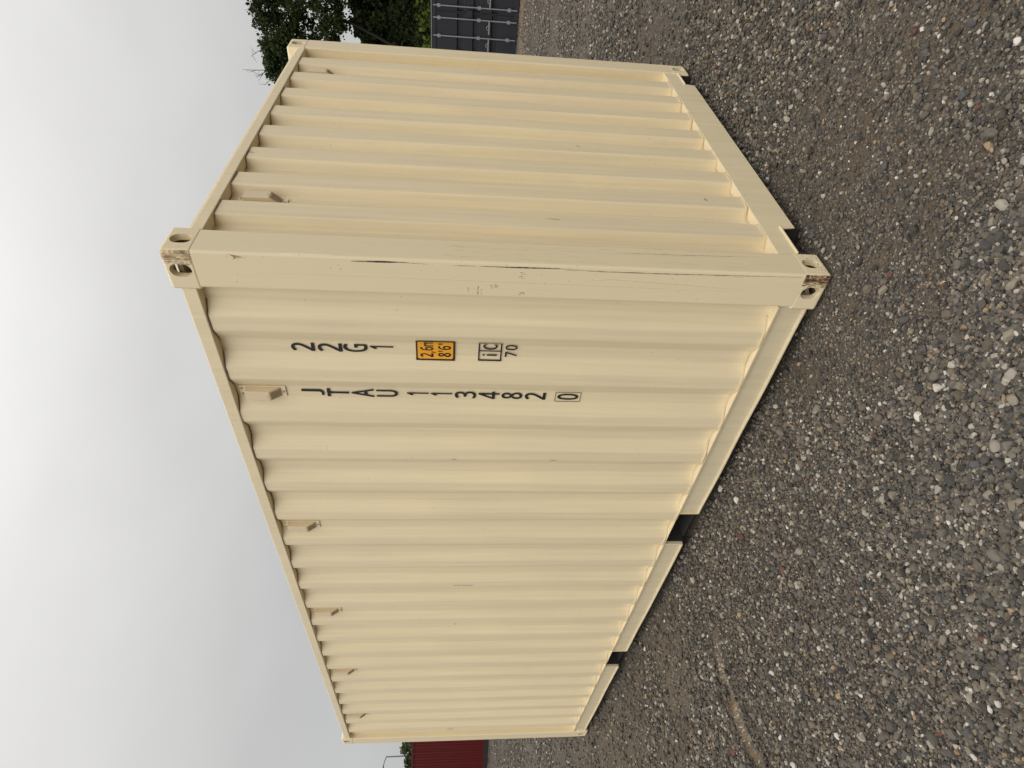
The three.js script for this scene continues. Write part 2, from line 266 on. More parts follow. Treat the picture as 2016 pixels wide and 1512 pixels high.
function rustMat(deep, seed) {
  const t = canvasTex(1024, 512, (c, W, H) => {
    const r = rng(seed); c.fillStyle = `rgb(${BEIGE})`; c.fillRect(0, 0, W, H);
    const blot = (x, y, rx, ry, col) => { c.fillStyle = col; c.beginPath(); for (let k = 0; k <= 14; k++) { const a = k / 14 * 6.283, q = 0.6 + 0.6 * r(); c.lineTo(x + Math.cos(a) * rx * q, y + Math.sin(a) * ry * q); } c.fill(); };
    const cols = deep ? ['rgba(70,40,24,0.6)', 'rgba(112,66,38,0.5)', 'rgba(44,28,20,0.6)', 'rgba(168,124,82,0.6)', 'rgba(206,180,138,0.65)'] : ['rgba(150,108,76,0.45)', 'rgba(178,142,104,0.45)', 'rgba(116,92,68,0.4)', 'rgba(200,174,134,0.6)', 'rgba(212,192,152,0.6)'];
    // bare, rusted band between the hole and the corner edge (picture x 330..500)
    for (let k = 0; k < (deep ? 150 : 120); k++) { const x = 330 + 160 * Math.pow(r(), 0.6), y = H * r(); blot(x, y, 8 + 16 * r(), 12 + 34 * r(), cols[Math.floor(r() * cols.length)]); }
    for (let k = 0; k < (deep ? 22 : 9); k++) { blot(405 + 50 * r(), H * r(), 12 + 18 * r(), 20 + 60 * r(), cols[(k % 2) ? 0 : 1]); }
    for (let k = 0; k < 95; k++) { c.strokeStyle = r() < 0.36 ? 'rgba(60,44,32,0.65)' : 'rgba(214,196,158,0.75)'; c.lineWidth = 1.5 + 6 * r(); c.beginPath(); const x = 330 + 150 * r(), y = H * r(); c.moveTo(x, y); c.lineTo(x + 10 * (r() - 0.5), y + 60 + 120 * r()); c.stroke(); }
    c.strokeStyle = deep ? 'rgba(34,24,18,0.9)' : 'rgba(58,46,36,0.85)'; c.lineWidth = deep ? 15 : 9; c.beginPath(); c.moveTo(496, 0); for (let k = 0; k <= 12; k++) c.lineTo(494 + 8 * (r() - 0.5), k * H / 12); c.stroke();
    for (let k = 0; k < 26; k++) blot(200 + 150 * r(), H * r(), 3 + 7 * r(), 3 + 8 * r(), 'rgba(120,96,68,0.5)');
    for (let k = 0; k < (deep ? 46 : 14); k++) blot(520 + 490 * r(), H * (deep ? 0.35 + 0.65 * r() : r()), 3 + 9 * r(), 2 + 10 * r(), deep ? 'rgba(96,66,42,0.55)' : 'rgba(128,110,82,0.4)');
    for (let k = 0; k < H; k++) { const q = 0.8 + 0.4 * r(); c.fillStyle = `rgb(${112 * q},${92 * q},${72 * q})`; c.fillRect(1000, k, 24, 1); }  // brown strip used by the casting insides, shade of the holes included
  });
  return new THREE.MeshPhysicalMaterial({ map: t, roughness: 0.62, bumpMap: pb, bumpScale: 0.0006 });
}
const steelPlain = new THREE.MeshPhysicalMaterial({ color: new THREE.Color().setRGB(BEIGE[0] / 255, BEIGE[1] / 255, BEIGE[2] / 255, THREE.SRGBColorSpace), roughness: 0.52, bumpMap: pb, bumpScale: 0.0005 });

// ------------------------------------------------------------------ the beige container. Its near corner stands on the origin; long wall along -x, blank end along -z
const LEN = 6.058, WID = 2.438, HGT = 2.591;
const cont = thing('shipping_container', 'cream beige steel shipping container with corrugated walls and black lettering, standing on gravel in front', 'container');
{
  const dentL = (x, y) => (fbm(x * 1.1 + 4, y * 1.0, 3, 3) - 0.5) * 0.007 * Math.sin(Math.PI * clamp((y - 0.15) / 2.35)) + (noise(x * 6, y * 5, 1) - 0.5) * 0.0012;
  const ZO = -0.013, ZI = -0.049, p0 = 0.2797, long = [[-0.160, ZI], [-0.250, ZI]];
  for (let k = 0; k < 20; k++) { const e = -0.391 - p0 * k; long.push([e + 0.0725, ZO], [e, ZO], [e - 0.0685, ZI]); if (k < 19) long.push([e - 0.0685 - 0.0702, ZI]); }
  long.push([-5.90, ZI]);
  const sideGeo = sweep(long, 0.150, 2.512, { s: -1, r: 0.009, rows: 44, dent: dentL });
  mesh('side_panel', sideGeo, steel, cont);
  const back = long.map(([x, z]) => [x, -WID - z]); mesh('side_panel', sweep(back, 0.150, 2.512, { s: 1, r: 0.009, rows: 4 }), steel, cont);
  const XO = -0.013, XI = -0.059, pe = 0.2494, end = [[XI, -0.145]];
  for (let k = 0; k < 8; k++) { const n = -0.291 - pe * k; end.push([XI, n + 0.020], [XO, n], [XO, n - 0.110], [XI, n - 0.130]); }
  end.push([XI, -2.295]);
  mesh('end_panel', sweep(end, 0.165, 2.49, { s: 1, r: 0.007, rows: 40, dent: (x, y, z) => (fbm(z * 1.2 + 9, y, 6, 3) - 0.5) * 0.006 * Math.sin(Math.PI * clamp((y - 0.16) / 2.3)) }), steel, cont);
  mesh('door_end_panel', sweep([[-LEN + 0.03, -0.15], [-LEN + 0.03, -2.29]], 0.12, 2.5, { s: -1 }), steel, cont);
  mesh('roof_panel', worldUV(box(-LEN + 0.05, -0.05, 2.545, 2.566, -WID + 0.05, -0.05, 0.004)), steel, cont);
  // rails
  const railTop = (z0, z1) => mesh('top_side_rail', worldUV(box(-LEN + 0.172, -0.172, 2.499, 2.557, z0, z1, 0.005)), steel, cont);
  railTop(-0.066, -0.005); railTop(-WID + 0.005, -WID + 0.066);
  mesh('end_header', worldUV(mergeGeometries([box(-0.064, -0.004, 2.476, 2.524, -WID + 0.155, -0.155, 0.005), box(-0.13, -0.05, 2.520, 2.560, -WID + 0.150, -0.150, 0.004)].map((g) => g.index ? g.toNonIndexed() : g))), steel, cont);
  mesh('door_header', worldUV(box(-LEN + 0.004, -LEN + 0.07, 2.45, 2.56, -WID + 0.155, -0.155, 0.005)), steel, cont);
  { // blank end sill: a plate with a notch beside each corner, and a lip over the notch
    const s = new THREE.Shape(); const pts = [[0.150, 0.172], [0.150, 0.088], [0.360, 0.088], [0.372, 0.018], [2.085, 0.018], [2.098, 0.080], [2.288, 0.080], [2.288, 0.172]];
    pts.forEach((q, i) => i ? s.lineTo(q[0], q[1]) : s.moveTo(q[0], q[1])); s.closePath();
    const g = new THREE.ExtrudeGeometry(s, { depth: 0.003, bevelEnabled: true, bevelThickness: 0.0015, bevelSize: 0.0015, bevelSegments: 2 }); g.rotateY(Math.PI / 2).translate(-0.0085, 0, 0);
    mesh('sill_ledge', worldUV(box(-0.066, -0.0112, 0.164, 0.1725, -2.290, -0.150, 0.0015)), steel, cont);
    for (const [a, b] of [[-0.378, -0.166], [-2.272, -2.080]]) { mesh('added_notch_lining', mergeGeometries([box(-0.30, -0.29, -0.02, 0.10, a, b, 0), box(-0.29, -0.012, -0.02, 0.082, a - 0.006, a, 0), box(-0.29, -0.012, -0.02, 0.082, b, b + 0.003, 0), box(-0.29, -0.018, 0.092, 0.10, a, b, 0)]), underMat, cont); }  // dark walls added to close each notch in, so it falls into shade
    mesh('end_sill', worldUV(g), steel, cont);
    for (const [a, b, y] of [[-0.372, -0.160, 0.083], [-2.285, -2.090, 0.076]]) mesh('sill_lip', worldUV(box(-0.0155, 0.003, y, y + 0.007, a, b, 0.002)), steel, cont);
    mesh('door_sill', worldUV(box(-LEN + 0.004, -LEN + 0.06, 0.018, 0.15, -WID + 0.155, -0.155, 0.004)), steel, cont);
  }
  { // bottom side rails: channel sections, open outward, cut through at the fork pockets
    const wob = (x) => 0.0025 * (noise(x * 3, 2) - 0.5);
    const chan = () => { const s = new THREE.Shape(); [[-0.008, 0.157], [-0.056, 0.157], [-0.056, 0.032], [-0.008, 0.032], [-0.008, 0.038], [-0.021, 0.040], [-0.021, 0.150], [-0.008, 0.151]].forEach((q, i) => i ? s.lineTo(q[0], q[1]) : s.moveTo(q[0], q[1])); s.closePath(); return s; };
    const seg = [[-0.172, -1.723], [-2.077, -3.766], [-4.106, -5.886]];
    for (const [sgn, off] of [[1, 0], [-1, -WID]]) {
      const gs = seg.map(([a, b]) => { const g = new THREE.ExtrudeGeometry(chan(), { depth: a - b, steps: 20, bevelEnabled: false }); g.rotateY(-Math.PI / 2); const p = g.attributes.position; for (let i = 0; i < p.count; i++) { const x = p.getX(i), y = p.getY(i), z = p.getZ(i); p.setXYZ(i, x + a, y + wob(x + a) * (y < 0.06 ? 2 : 0.5), z * sgn + off); } g.computeVertexNormals(); return g; });
      // extrude ran along +z, turned to -x: z of the section is its old x
      mesh('bottom_side_rail', worldUV(mergeGeometries(gs)), railShade, cont);
      mesh('rail_flange', worldUV(box(-5.886, -0.172, 0.1572, 0.1612, sgn > 0 ? -0.056 : off + 0.006, sgn > 0 ? -0.006 : off + 0.056, 0)), steel, cont);
    }
    for (const [a, b] of [[-1.723, -2.077], [-3.766, -4.106]]) {
      for (const x of [a - 0.0005, b + 0.0005]) { const o = x === a - 0.0005 ? -1 : 1; mesh('fork_pocket_cheek', worldUV(box(Math.min(x, x + o * 0.006), Math.max(x, x + o * 0.006), 0.034, 0.156, -0.030, -0.009, 0.0015)), steel, cont); }
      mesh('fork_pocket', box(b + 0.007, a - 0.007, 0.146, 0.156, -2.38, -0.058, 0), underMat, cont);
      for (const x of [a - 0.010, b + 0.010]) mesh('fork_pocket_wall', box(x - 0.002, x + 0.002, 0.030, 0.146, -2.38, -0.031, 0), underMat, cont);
      mesh('added_pocket_floor', box(b + 0.013, a - 0.013, 0.022, 0.030, -2.38, -0.060, 0), underMat, cont);  // plate added over the gravel so the pocket stays dark
    }
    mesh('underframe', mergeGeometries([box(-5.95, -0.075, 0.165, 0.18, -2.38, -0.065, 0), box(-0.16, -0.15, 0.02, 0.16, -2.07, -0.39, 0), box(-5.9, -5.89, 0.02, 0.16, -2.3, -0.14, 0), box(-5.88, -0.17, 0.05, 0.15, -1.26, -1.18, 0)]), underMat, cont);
  }
  // weld beads along wall and rail, wandering a little
  {
    const bead = (path, y, r, seed, k) => {
      const P = [], Rr = [], f = fillet(path, 0.009, 2), q = rng(seed); let acc = 0;
      for (let i = 0; i < f.length - 1; i++) { const l = Math.hypot(f[i + 1][0] - f[i][0], f[i + 1][1] - f[i][1]), n = Math.max(1, Math.round(l / 0.018)); for (let j = 0; j < n; j++) { const t = j / n, x = lerp(f[i][0], f[i + 1][0], t), z = lerp(f[i][1], f[i + 1][1], t); acc += 0.018; P.push(V(x, y + (noise(acc * 9, seed) - 0.5) * 0.008, z).add(k)); Rr.push(r * (0.75 + 0.5 * q())); } }
      return tube(P, Rr, 5);
    };
    mesh('weld_bead', bead(long.slice(1, -1), 0.1635, 0.0058, 4, V(0, 0, 0.003)), caulk, cont);
    mesh('sealant_bead', bead(long.slice(1, -1), 2.4975, 0.0022, 5, V(0, 0, 0.0005)), gap(lin(0.17, 0.13, 0.08)), cont);
    mesh('sealant_bead', bead(end.slice(1, -1), 2.4752, 0.0022, 7, V(0.0005, 0, 0)), gap(lin(0.17, 0.13, 0.08)), cont);
    mesh('weld_bead', bead(end.slice(1, -1), 0.176, 0.0045, 6, V(0.003, 0, 0)), caulk, cont);
  }
  // corner posts; the near one carries the scuffs
  const postPath = [[-0.165, -0.07], [-0.165, 0], [0, 0], [0, -0.152], [-0.07, -0.152]];
  const pw = 0.07 + 0.165 + 0.152 + 0.082;
  const postTex = canvasTex(1024, 2048, (c, W, H) => {
    const r = rng(31); c.fillStyle = `rgb(${BEIGE})`; c.fillRect(0, 0, W, H);
    const PX = W / pw, Y = (y) => H * (1 - (y - 0.118) / 2.355), SX = (x) => (0.07 + 0.165 + x) * PX, EZ = (z) => (0.07 + 0.165 - z) * PX;   // x along the long face (x <= 0), z along the end face (z <= 0)
    for (let k = 0; k < 900; k++) { c.fillStyle = r() < 0.5 ? 'rgba(196,180,144,0.10)' : 'rgba(236,222,188,0.10)'; c.fillRect(W * r(), H * r(), 1 + 5 * r(), 20 + 260 * r()); }
    const line = (pts, w, col) => { c.strokeStyle = col; c.lineCap = 'round'; for (let i = 0; i < pts.length - 1; i++) { const n = 24; for (let j = 0; j < n; j++) { const t = j / n, t2 = (j + 1) / n, f = i + t, env = Math.sin(Math.PI * clamp((f + 0.02) / (pts.length - 1))); c.lineWidth = Math.max(0.6, w * (0.35 + 0.65 * env) * (0.6 + 0.8 * r())); c.beginPath(); c.moveTo(lerp(pts[i][0], pts[i + 1][0], t) + 1.2 * (r() - 0.5), lerp(pts[i][1], pts[i + 1][1], t)); c.lineTo(lerp(pts[i][0], pts[i + 1][0], t2), lerp(pts[i][1], pts[i + 1][1], t2)); c.stroke(); } } };
    // blue-black rubbing along the corner
    line([[SX(-0.022), Y(1.90)], [SX(-0.020), Y(1.80)], [SX(-0.019), Y(1.69)]], 15, 'rgba(120,112,98,0.55)'); line([[SX(-0.021), Y(1.84)], [SX(-0.020), Y(1.79)], [SX(-0.019), Y(1.735)]], 13, 'rgba(44,42,58,0.9)');
    line([[SX(-0.020), Y(1.72)], [SX(-0.023), Y(1.61)]], 4, 'rgba(120,106,86,0.6)');
    line([[SX(-0.024), Y(1.52)], [SX(-0.023), Y(1.43)]], 5, 'rgba(110,100,84,0.7)'); line([[SX(-0.023), Y(1.42)], [SX(-0.022), Y(1.34)]], 7, 'rgba(140,100,86,0.6)'); line([[SX(-0.023), Y(1.36)], [SX(-0.022), Y(1.26)], [SX(-0.020), Y(1.11)]], 10, 'rgba(48,44,52,0.9)');
    line([[SX(-0.020), Y(1.14)], [SX(-0.027), Y(0.95)], [SX(-0.026), Y(0.72)], [SX(-0.022), Y(0.45)], [SX(-0.017), Y(0.13)]], 7, 'rgba(104,100,92,0.75)');
    for (let k = 0; k < 14; k++) { const y0 = 1.15 - 0.06 * k; line([[SX(-0.022 - 0.006 * r()), Y(y0)], [SX(-0.030 + 0.01 * r()), Y(y0 - 0.03 - 0.05 * r())]], 2.5, 'rgba(120,114,100,0.6)'); }
    line([[EZ(-0.094), Y(0.86)], [EZ(-0.096), Y(0.6)], [EZ(-0.103), Y(0.33)]], 4.5, 'rgba(88,78,62,0.8)');
    line([[EZ(-0.085), Y(2.0)], [EZ(-0.09), Y(1.0)], [EZ(-0.09), Y(0.3)]], 1.6, 'rgba(150,132,100,0.6)');
    for (let k = 0; k < 60; k++) { const z = -0.14 * r(), y = 0.3 + 1.3 * r(); line([[EZ(z), Y(y)], [EZ(z - 0.002), Y(y - 0.02 - 0.09 * r())]], 1.6, 'rgba(146,126,96,0.5)'); }
    line([[SX(-0.09), Y(2.25)], [SX(-0.092), Y(1.5)], [SX(-0.096), Y(0.9)], [SX(-0.10), Y(0.3)]], 2, 'rgba(160,142,108,0.6)'); line([[SX(-0.075), Y(1.0)], [SX(-0.062), Y(0.9)], [SX(-0.075), Y(0.6)], [SX(-0.09), Y(0.35)]], 2.2, 'rgba(140,122,94,0.6)');
    // flaked brown nick, a pale line on the corner, leftovers of a label
    for (let k = 0; k < 5; k++) line([[SX(-0.012 - 0.004 * k), Y(2.345 - 0.006 * k)], [SX(-0.026 - 0.002 * k), Y(2.285 + 0.012 * k)]], 5 - 0.6 * k, 'rgba(150,112,80,0.85)');
    line([[SX(-0.003), Y(2.17)], [SX(-0.001), Y(2.08)], [SX(0), Y(1.98)]], 6, 'rgba(250,240,212,0.95)');
    const tick = (x, y, w, h, a = 0.75) => { for (let k = 0; k < 9; k++) { if (r() < 0.35) continue; c.fillStyle = `rgba(66,60,50,${a * r()})`; c.fillRect(SX(x) + w * 0.3 * (r() - 0.5), Y(y) + h * k / 9, w * (0.4 + 0.6 * r()), h / 9); } };
    tick(-0.128, 1.44, 5, 10); c.save(); for (const [x, y, n, a] of [[-0.125, 1.462, 12, 0.5], [-0.118, 1.423, 22, 0.85], [-0.13, 1.41, 16, 0.35]]) for (let k = 0; k < n; k++) { c.fillStyle = `rgba(66,60,50,${a * r()})`; c.fillRect(SX(x) - k * 4.2, Y(y) + 3 * (r() - 0.5), 4.2, 2.5 + 2.5 * r()); }
    for (let k = 0; k < 16; k++) { c.fillStyle = `rgba(66,60,50,${0.7 * r()})`; c.fillRect(SX(-0.108 - 0.018 * r()), Y(1.36 + 0.03 * (r() - 0.5)), 2 + 12 * r(), 2 + 5 * r()); c.fillRect(SX(-0.045 - 0.03 * r()), Y(1.25 + 0.03 * (r() - 0.5)), 2 + 8 * r(), 2 + 4 * r()); c.fillRect(SX(-0.138 - 0.014 * r()), Y(1.25 + 0.025 * (r() - 0.5)), 2 + 6 * r(), 2 + 4 * r()); } c.restore();
    for (let k = 0; k < 26; k++) { c.fillStyle = 'rgba(110,94,68,0.7)'; c.fillRect(SX(-0.15 * r()), Y(0.2 + 2.2 * r()), 2 + 3 * r(), 2 + 4 * r()); }
  });
  const postMat = new THREE.MeshPhysicalMaterial({ map: postTex, roughness: 0.5, bumpMap: pb, bumpScale: 0.0005 });
  const postGeo = sweep(postPath, 0.112, 2.479, { s: 1, r: 0.012, rows: 20, dent: (x, y, z) => (fbm(y * 2 + x, z * 3, 2, 3) - 0.5) * 0.003 });
  { const near = postGeo.clone(), uv = near.attributes.uv, p = near.attributes.position; for (let i = 0; i < uv.count; i++) uv.setXY(i, uv.getX(i) / pw, (p.getY(i) - 0.118) / 2.355); mesh('corner_post', near, postMat, cont); }
  const flip = (sx, sz) => { const g = postGeo.clone(), p = g.attributes.position, n = g.attributes.normal; for (let i = 0; i < p.count; i++) { if (sx) { p.setX(i, -LEN - p.getX(i)); n.setX(i, -n.getX(i)); } if (sz) { p.setZ(i, -WID - p.getZ(i)); n.setZ(i, -n.getZ(i)); } } if (sx !== sz) { const ix = g.index.array; for (let i = 0; i < ix.length; i += 3) { const t = ix[i]; ix[i] = ix[i + 1]; ix[i + 1] = t; } } return g; };
  mesh('corner_post', flip(false, true), steel, cont); mesh('corner_post', flip(true, false), steel, cont); mesh('corner_post', flip(true, true), steel, cont);
  // castings, with the dark joint above the posts
  const cg = castingUV(), rusty = rustMat(true, 8), worn = rustMat(false, 21);
  for (const y of [0.059, HGT - 0.059]) for (const [x, z] of [[-0.089, -0.081], [-0.089, -WID + 0.081], [-LEN + 0.089, -0.081], [-LEN + 0.089, -WID + 0.081]]) {
    const near = x > -1 && z > -1, m = mesh('corner_casting', near ? cg : castingGeo, near ? (y > 1 ? worn : rusty) : steelPlain, cont); m.position.set(x, y, z);
    if (near) m.userData.label = y > 1 ? 'corner casting with scraped brown worn face' : 'corner casting with dark rust on its face';
  }
  // ventilator covers
  const plastic = new THREE.MeshPhysicalMaterial({ color: lin(0.70, 0.575, 0.385), roughness: 0.55 }), louvre = new THREE.MeshStandardMaterial({ color: lin(0.62, 0.50, 0.33), roughness: 0.9 }), screw = new THREE.MeshStandardMaterial({ color: lin(0.42, 0.33, 0.22), roughness: 0.7 });
  const plateG = new RoundedBoxGeometry(0.066, 0.206, 0.004, 2, 0.0018), bodyG = (() => { const s = new THREE.Shape(); [[0.002, 0.074], [0.034, 0.068], [0.036, -0.036], [0.003, -0.079]].forEach((q, i) => i ? s.lineTo(q[0], q[1]) : s.moveTo(q[0], q[1])); s.closePath(); const g = new THREE.ExtrudeGeometry(s, { depth: 0.050, bevelEnabled: true, bevelThickness: 0.003, bevelSize: 0.0025, bevelSegments: 2 }); return g.translate(0, 0, -0.025).rotateY(-Math.PI / 2); })();
  const slatG = new RoundedBoxGeometry(0.040, 0.0035, 0.004, 1, 0.001), screwG = new THREE.CylinderGeometry(0.0055, 0.0055, 0.005, 10).rotateX(Math.PI / 2), grillG = new THREE.BoxGeometry(0.046, 0.050, 0.002), inkG = new RoundedBoxGeometry(0.022, 0.007, 0.002, 1, 0.0008);
  function vent() {
    const g = new THREE.Group(); g.name = 'ventilator'; mesh('mounting_plate', plateG, steelPlain, g);
    const b = mesh('housing', bodyG, plastic, g), gr = mesh('louvre', grillG, louvre, b); gr.position.set(0, -0.0585, 0.0215); gr.rotation.x = Math.atan2(0.033, 0.043) ; 
    for (let k = -3; k <= 3; k++) { const a = gr.rotation.x, m = mesh('slat', slatG, screw, b); m.position.set(0, -0.0585 + Math.cos(a) * k * 0.0065 - Math.sin(a) * 0.001, 0.0215 + Math.sin(a) * k * 0.0065 + 0.001); m.rotation.x = a; }
    mesh('moulded_rib', inkG, plastic, b).position.set(0, -0.026, 0.0385);
    for (const [x, y] of [[-0.017, 0.091], [0.017, 0.091], [0, -0.091]]) mesh('screw', screwG, screw, g).position.set(x, y, 0.003);
    return g;
  }
  const v0 = vent();
  for (const j of [1, 5, 9, 13, 17]) { const v = v0.clone(); v.position.set(-0.494 - p0 * j + 0.001, 2.378, ZI + 0.004); cont.add(v); }
  for (const k of [0, 6]) { const v = v0.clone(); v.position.set(XI + 0.004, 2.335, -0.466 - pe * k - 0.002); v.rotation.y = Math.PI / 2; cont.add(v); }
  // knocks in the paint
  {
    const brown = gap(lin(0.30, 0.22, 0.13)), grey = gap(lin(0.20, 0.17, 0.13)), r = rng(91);
    const scuff = (x, y, w, h, a, m, face) => { const s = new THREE.Shape(), n = 9; for (let k = 0; k <= n; k++) { const t = k / n * 2 - 1; k ? s.lineTo(t * w, h * (0.2 + r()) * (1 - t * t)) : s.moveTo(t * w, 0); } for (let k = n; k >= 0; k--) { const t = k / n * 2 - 1; s.lineTo(t * w, -h * (0.2 + r()) * (1 - t * t)); } const g = new THREE.ExtrudeGeometry(s, { depth: 0.0008, bevelEnabled: false }).rotateZ(a); if (face) g.rotateY(Math.PI / 2).translate(XO + 0.003, y, x); else g.translate(x, y, ZO + 0.0035); mesh('scuff', g, m, cont); };
    for (let k = 0; k < 5; k++) scuff(-2.598 + 0.004 * r(), 1.475 - 0.028 * k, 0.012 + 0.006 * r(), 0.0022, 1.45 + 0.2 * r(), grey);
    scuff(-5.692, 1.475, 0.040, 0.006, 1.55, brown); scuff(-3.195, 1.46, 0.010, 0.005, 1.5, grey); scuff(-1.222, 1.50, 0.014, 0.002, 1.5, grey); scuff(-1.225, 0.98, 0.02, 0.002, 1.6, brown);
    scuff(-0.835, 2.462, 0.016, 0.0022, 1.5, grey, true); scuff(-0.60, 0.36, 0.012, 0.004, 0.4, brown, true); scuff(-1.10, 0.9, 0.010, 0.003, 1.3, brown, true); scuff(-0.36, 1.1, 0.03, 0.0015, 1.55, brown, true);
  }
  // lettering
  const ink = new THREE.MeshStandardMaterial({ color: lin(0.012, 0.011, 0.013), roughness: 0.6 });
  const font = await new FontLoader().loadAsync('fonts/droid/droid_sans_regular.typeface.json');
  const glyph = (ch, xc, w, y1, y0, dz = 0) => {
    const g = new TextGeometry(ch, { font, size: 1, depth: 0.001, curveSegments: 8, bevelEnabled: true, bevelThickness: 0.0003, bevelSize: 0.017, bevelSegments: 1 }); g.computeBoundingBox(); const b = g.boundingBox;
    g.translate(-(b.min.x + b.max.x) / 2, -b.min.y, 0).scale(w / (b.max.x - b.min.x), (y1 - y0) / (b.max.y - b.min.y), 1).translate(xc, y0, ZI + 0.0035 + dz); mesh(/\d/.test(ch) ? 'digit' : 'letter', g, ink, cont);
  };
  [['2', 2.2087, 2.1102, 0.047], ['2', 2.0973, 1.9939, 0.047], ['G', 1.9886, 1.8857, 0.045], ['1', 1.8748, 1.7747, 0.018]].forEach(([c, a, b, w]) => glyph(c, c === '1' ? -0.490 : -0.4955, w, a, b));
  [['J', 2.207, 2.106, 0.038], ['T', 2.0925, 1.993, 0.052], ['A', 1.9817, 1.879, 0.054], ['U', 1.8677, 1.769, 0.045], ['1', 1.727, 1.6255, 0.018], ['1', 1.616, 1.516, 0.018], ['3', 1.504, 1.4034, 0.045], ['4', 1.3913, 1.2925, 0.049], ['8', 1.2826, 1.1831, 0.043], ['2', 1.1707, 1.0706, 0.046], ['0', 1.0136, 0.9126, 0.040]].forEach(([c, a, b, w]) => glyph(c, -0.7755, w, a, b));
  const z = ZI + 0.003, bar = (x0, x1, y0, y1) => mesh('check_digit_frame', box(x0, x1, y0, y1, z, z + 0.001, 0), ink, cont);
  bar(-0.809, -0.745, 1.0225, 1.0245); bar(-0.809, -0.745, 0.9005, 0.9025); bar(-0.809, -0.807, 0.9025, 1.0225); bar(-0.747, -0.745, 0.9025, 1.0225);
  glyph('7', -0.511, 0.030, 1.2853, 1.2325); glyph('0', -0.470, 0.030, 1.2853, 1.2325);
  // stickers that follow the bend of the sheet
  const follow = (x0, x1, y0, y1) => {
    const zAt = (x) => x > -0.459 ? lerp(ZI, ZO, clamp((x + 0.459) / 0.0685)) : x < -0.529 ? lerp(ZI, ZO, clamp((-0.529 - x) / 0.0685)) : ZI;
    const n = 20, rows = 8, pos = [], uv = [], idx = [], L = [0]; for (let i = 1; i <= n; i++) { const a = lerp(x0, x1, (i - 1) / n), b = lerp(x0, x1, i / n); L.push(L[i - 1] + Math.hypot(b - a, zAt(b) - zAt(a))); }
    for (let j = 0; j <= rows; j++) for (let i = 0; i <= n; i++) { const x = lerp(x0, x1, i / n), y = lerp(y0, y1, j / rows); pos.push(x, y, zAt(x) + 0.0042); uv.push(L[i] / L[n], j / rows); if (i < n && j < rows) { const a = j * (n + 1) + i; idx.push(a, a + 1, a + n + 2, a, a + n + 2, a + n + 1); } }
    const g = new THREE.BufferGeometry(); g.setAttribute('position', new THREE.Float32BufferAttribute(pos, 3)); g.setAttribute('uv', new THREE.Float32BufferAttribute(uv, 2)); g.setIndex(idx); g.computeVertexNormals(); return g;
  };
  const fit = (c, s, x, y, w, h, f) => { c.save(); c.font = f + ' 200px sans-serif'; c.textBaseline = 'alphabetic'; const m = c.measureText(s), tw = (m.actualBoundingBoxRight + m.actualBoundingBoxLeft) || m.width, th = (m.actualBoundingBoxAscent || 146); c.translate(x, y); c.scale(w / tw, h / th); c.fillText(s, (m.actualBoundingBoxLeft || 0), 0); c.restore(); };
  const lab = canvasTex(512, 768, (c, W, H) => {
    c.fillStyle = '#15110d'; c.fillRect(0, 0, W, H); c.fillStyle = '#f0a81f'; c.beginPath(); c.roundRect ? c.roundRect(34, 34, W - 68, H - 68, 40) : c.rect(34, 34, W - 68, H - 68); c.fill();
    c.fillStyle = '#15110d'; fit(c, '2,6', 62, 345, 252, 262, 'bold'); fit(c, 'm', 322, 345, 150, 190, 'bold'); fit(c, '8\'6"', 72, 690, 370, 256, 'bold');
  });
  mesh('height_label', follow(-0.548, -0.434, 1.507, 1.677), new THREE.MeshStandardMaterial({ map: lab, roughness: 0.5 }), cont).userData.label = 'orange height label reading 2,6m 8\'6" in black';
  const pool = canvasTex(512, 512, (c, W, H) => { c.clearRect(0, 0, W, H); c.fillStyle = '#121014'; c.fillRect(0, 0, W, 30); c.fillRect(0, H - 30, W, 30); c.fillRect(0, 0, 34, H); c.fillRect(W - 30, 0, 30, H); c.fillRect(236, 0, 26, H); c.fillRect(118, 190, 42, 220); c.fillRect(118, 96, 42, 48); c.lineWidth = 40; c.strokeStyle = '#121014'; c.beginPath(); c.ellipse(376, 256, 72, 138, 0, 0.62, Math.PI * 2 - 0.62); c.stroke(); });
  mesh('handling_mark', follow(-0.545, -0.438, 1.300, 1.404), new THREE.MeshStandardMaterial({ map: pool, transparent: true, alphaTest: 0.5, roughness: 0.6 }), cont);
}

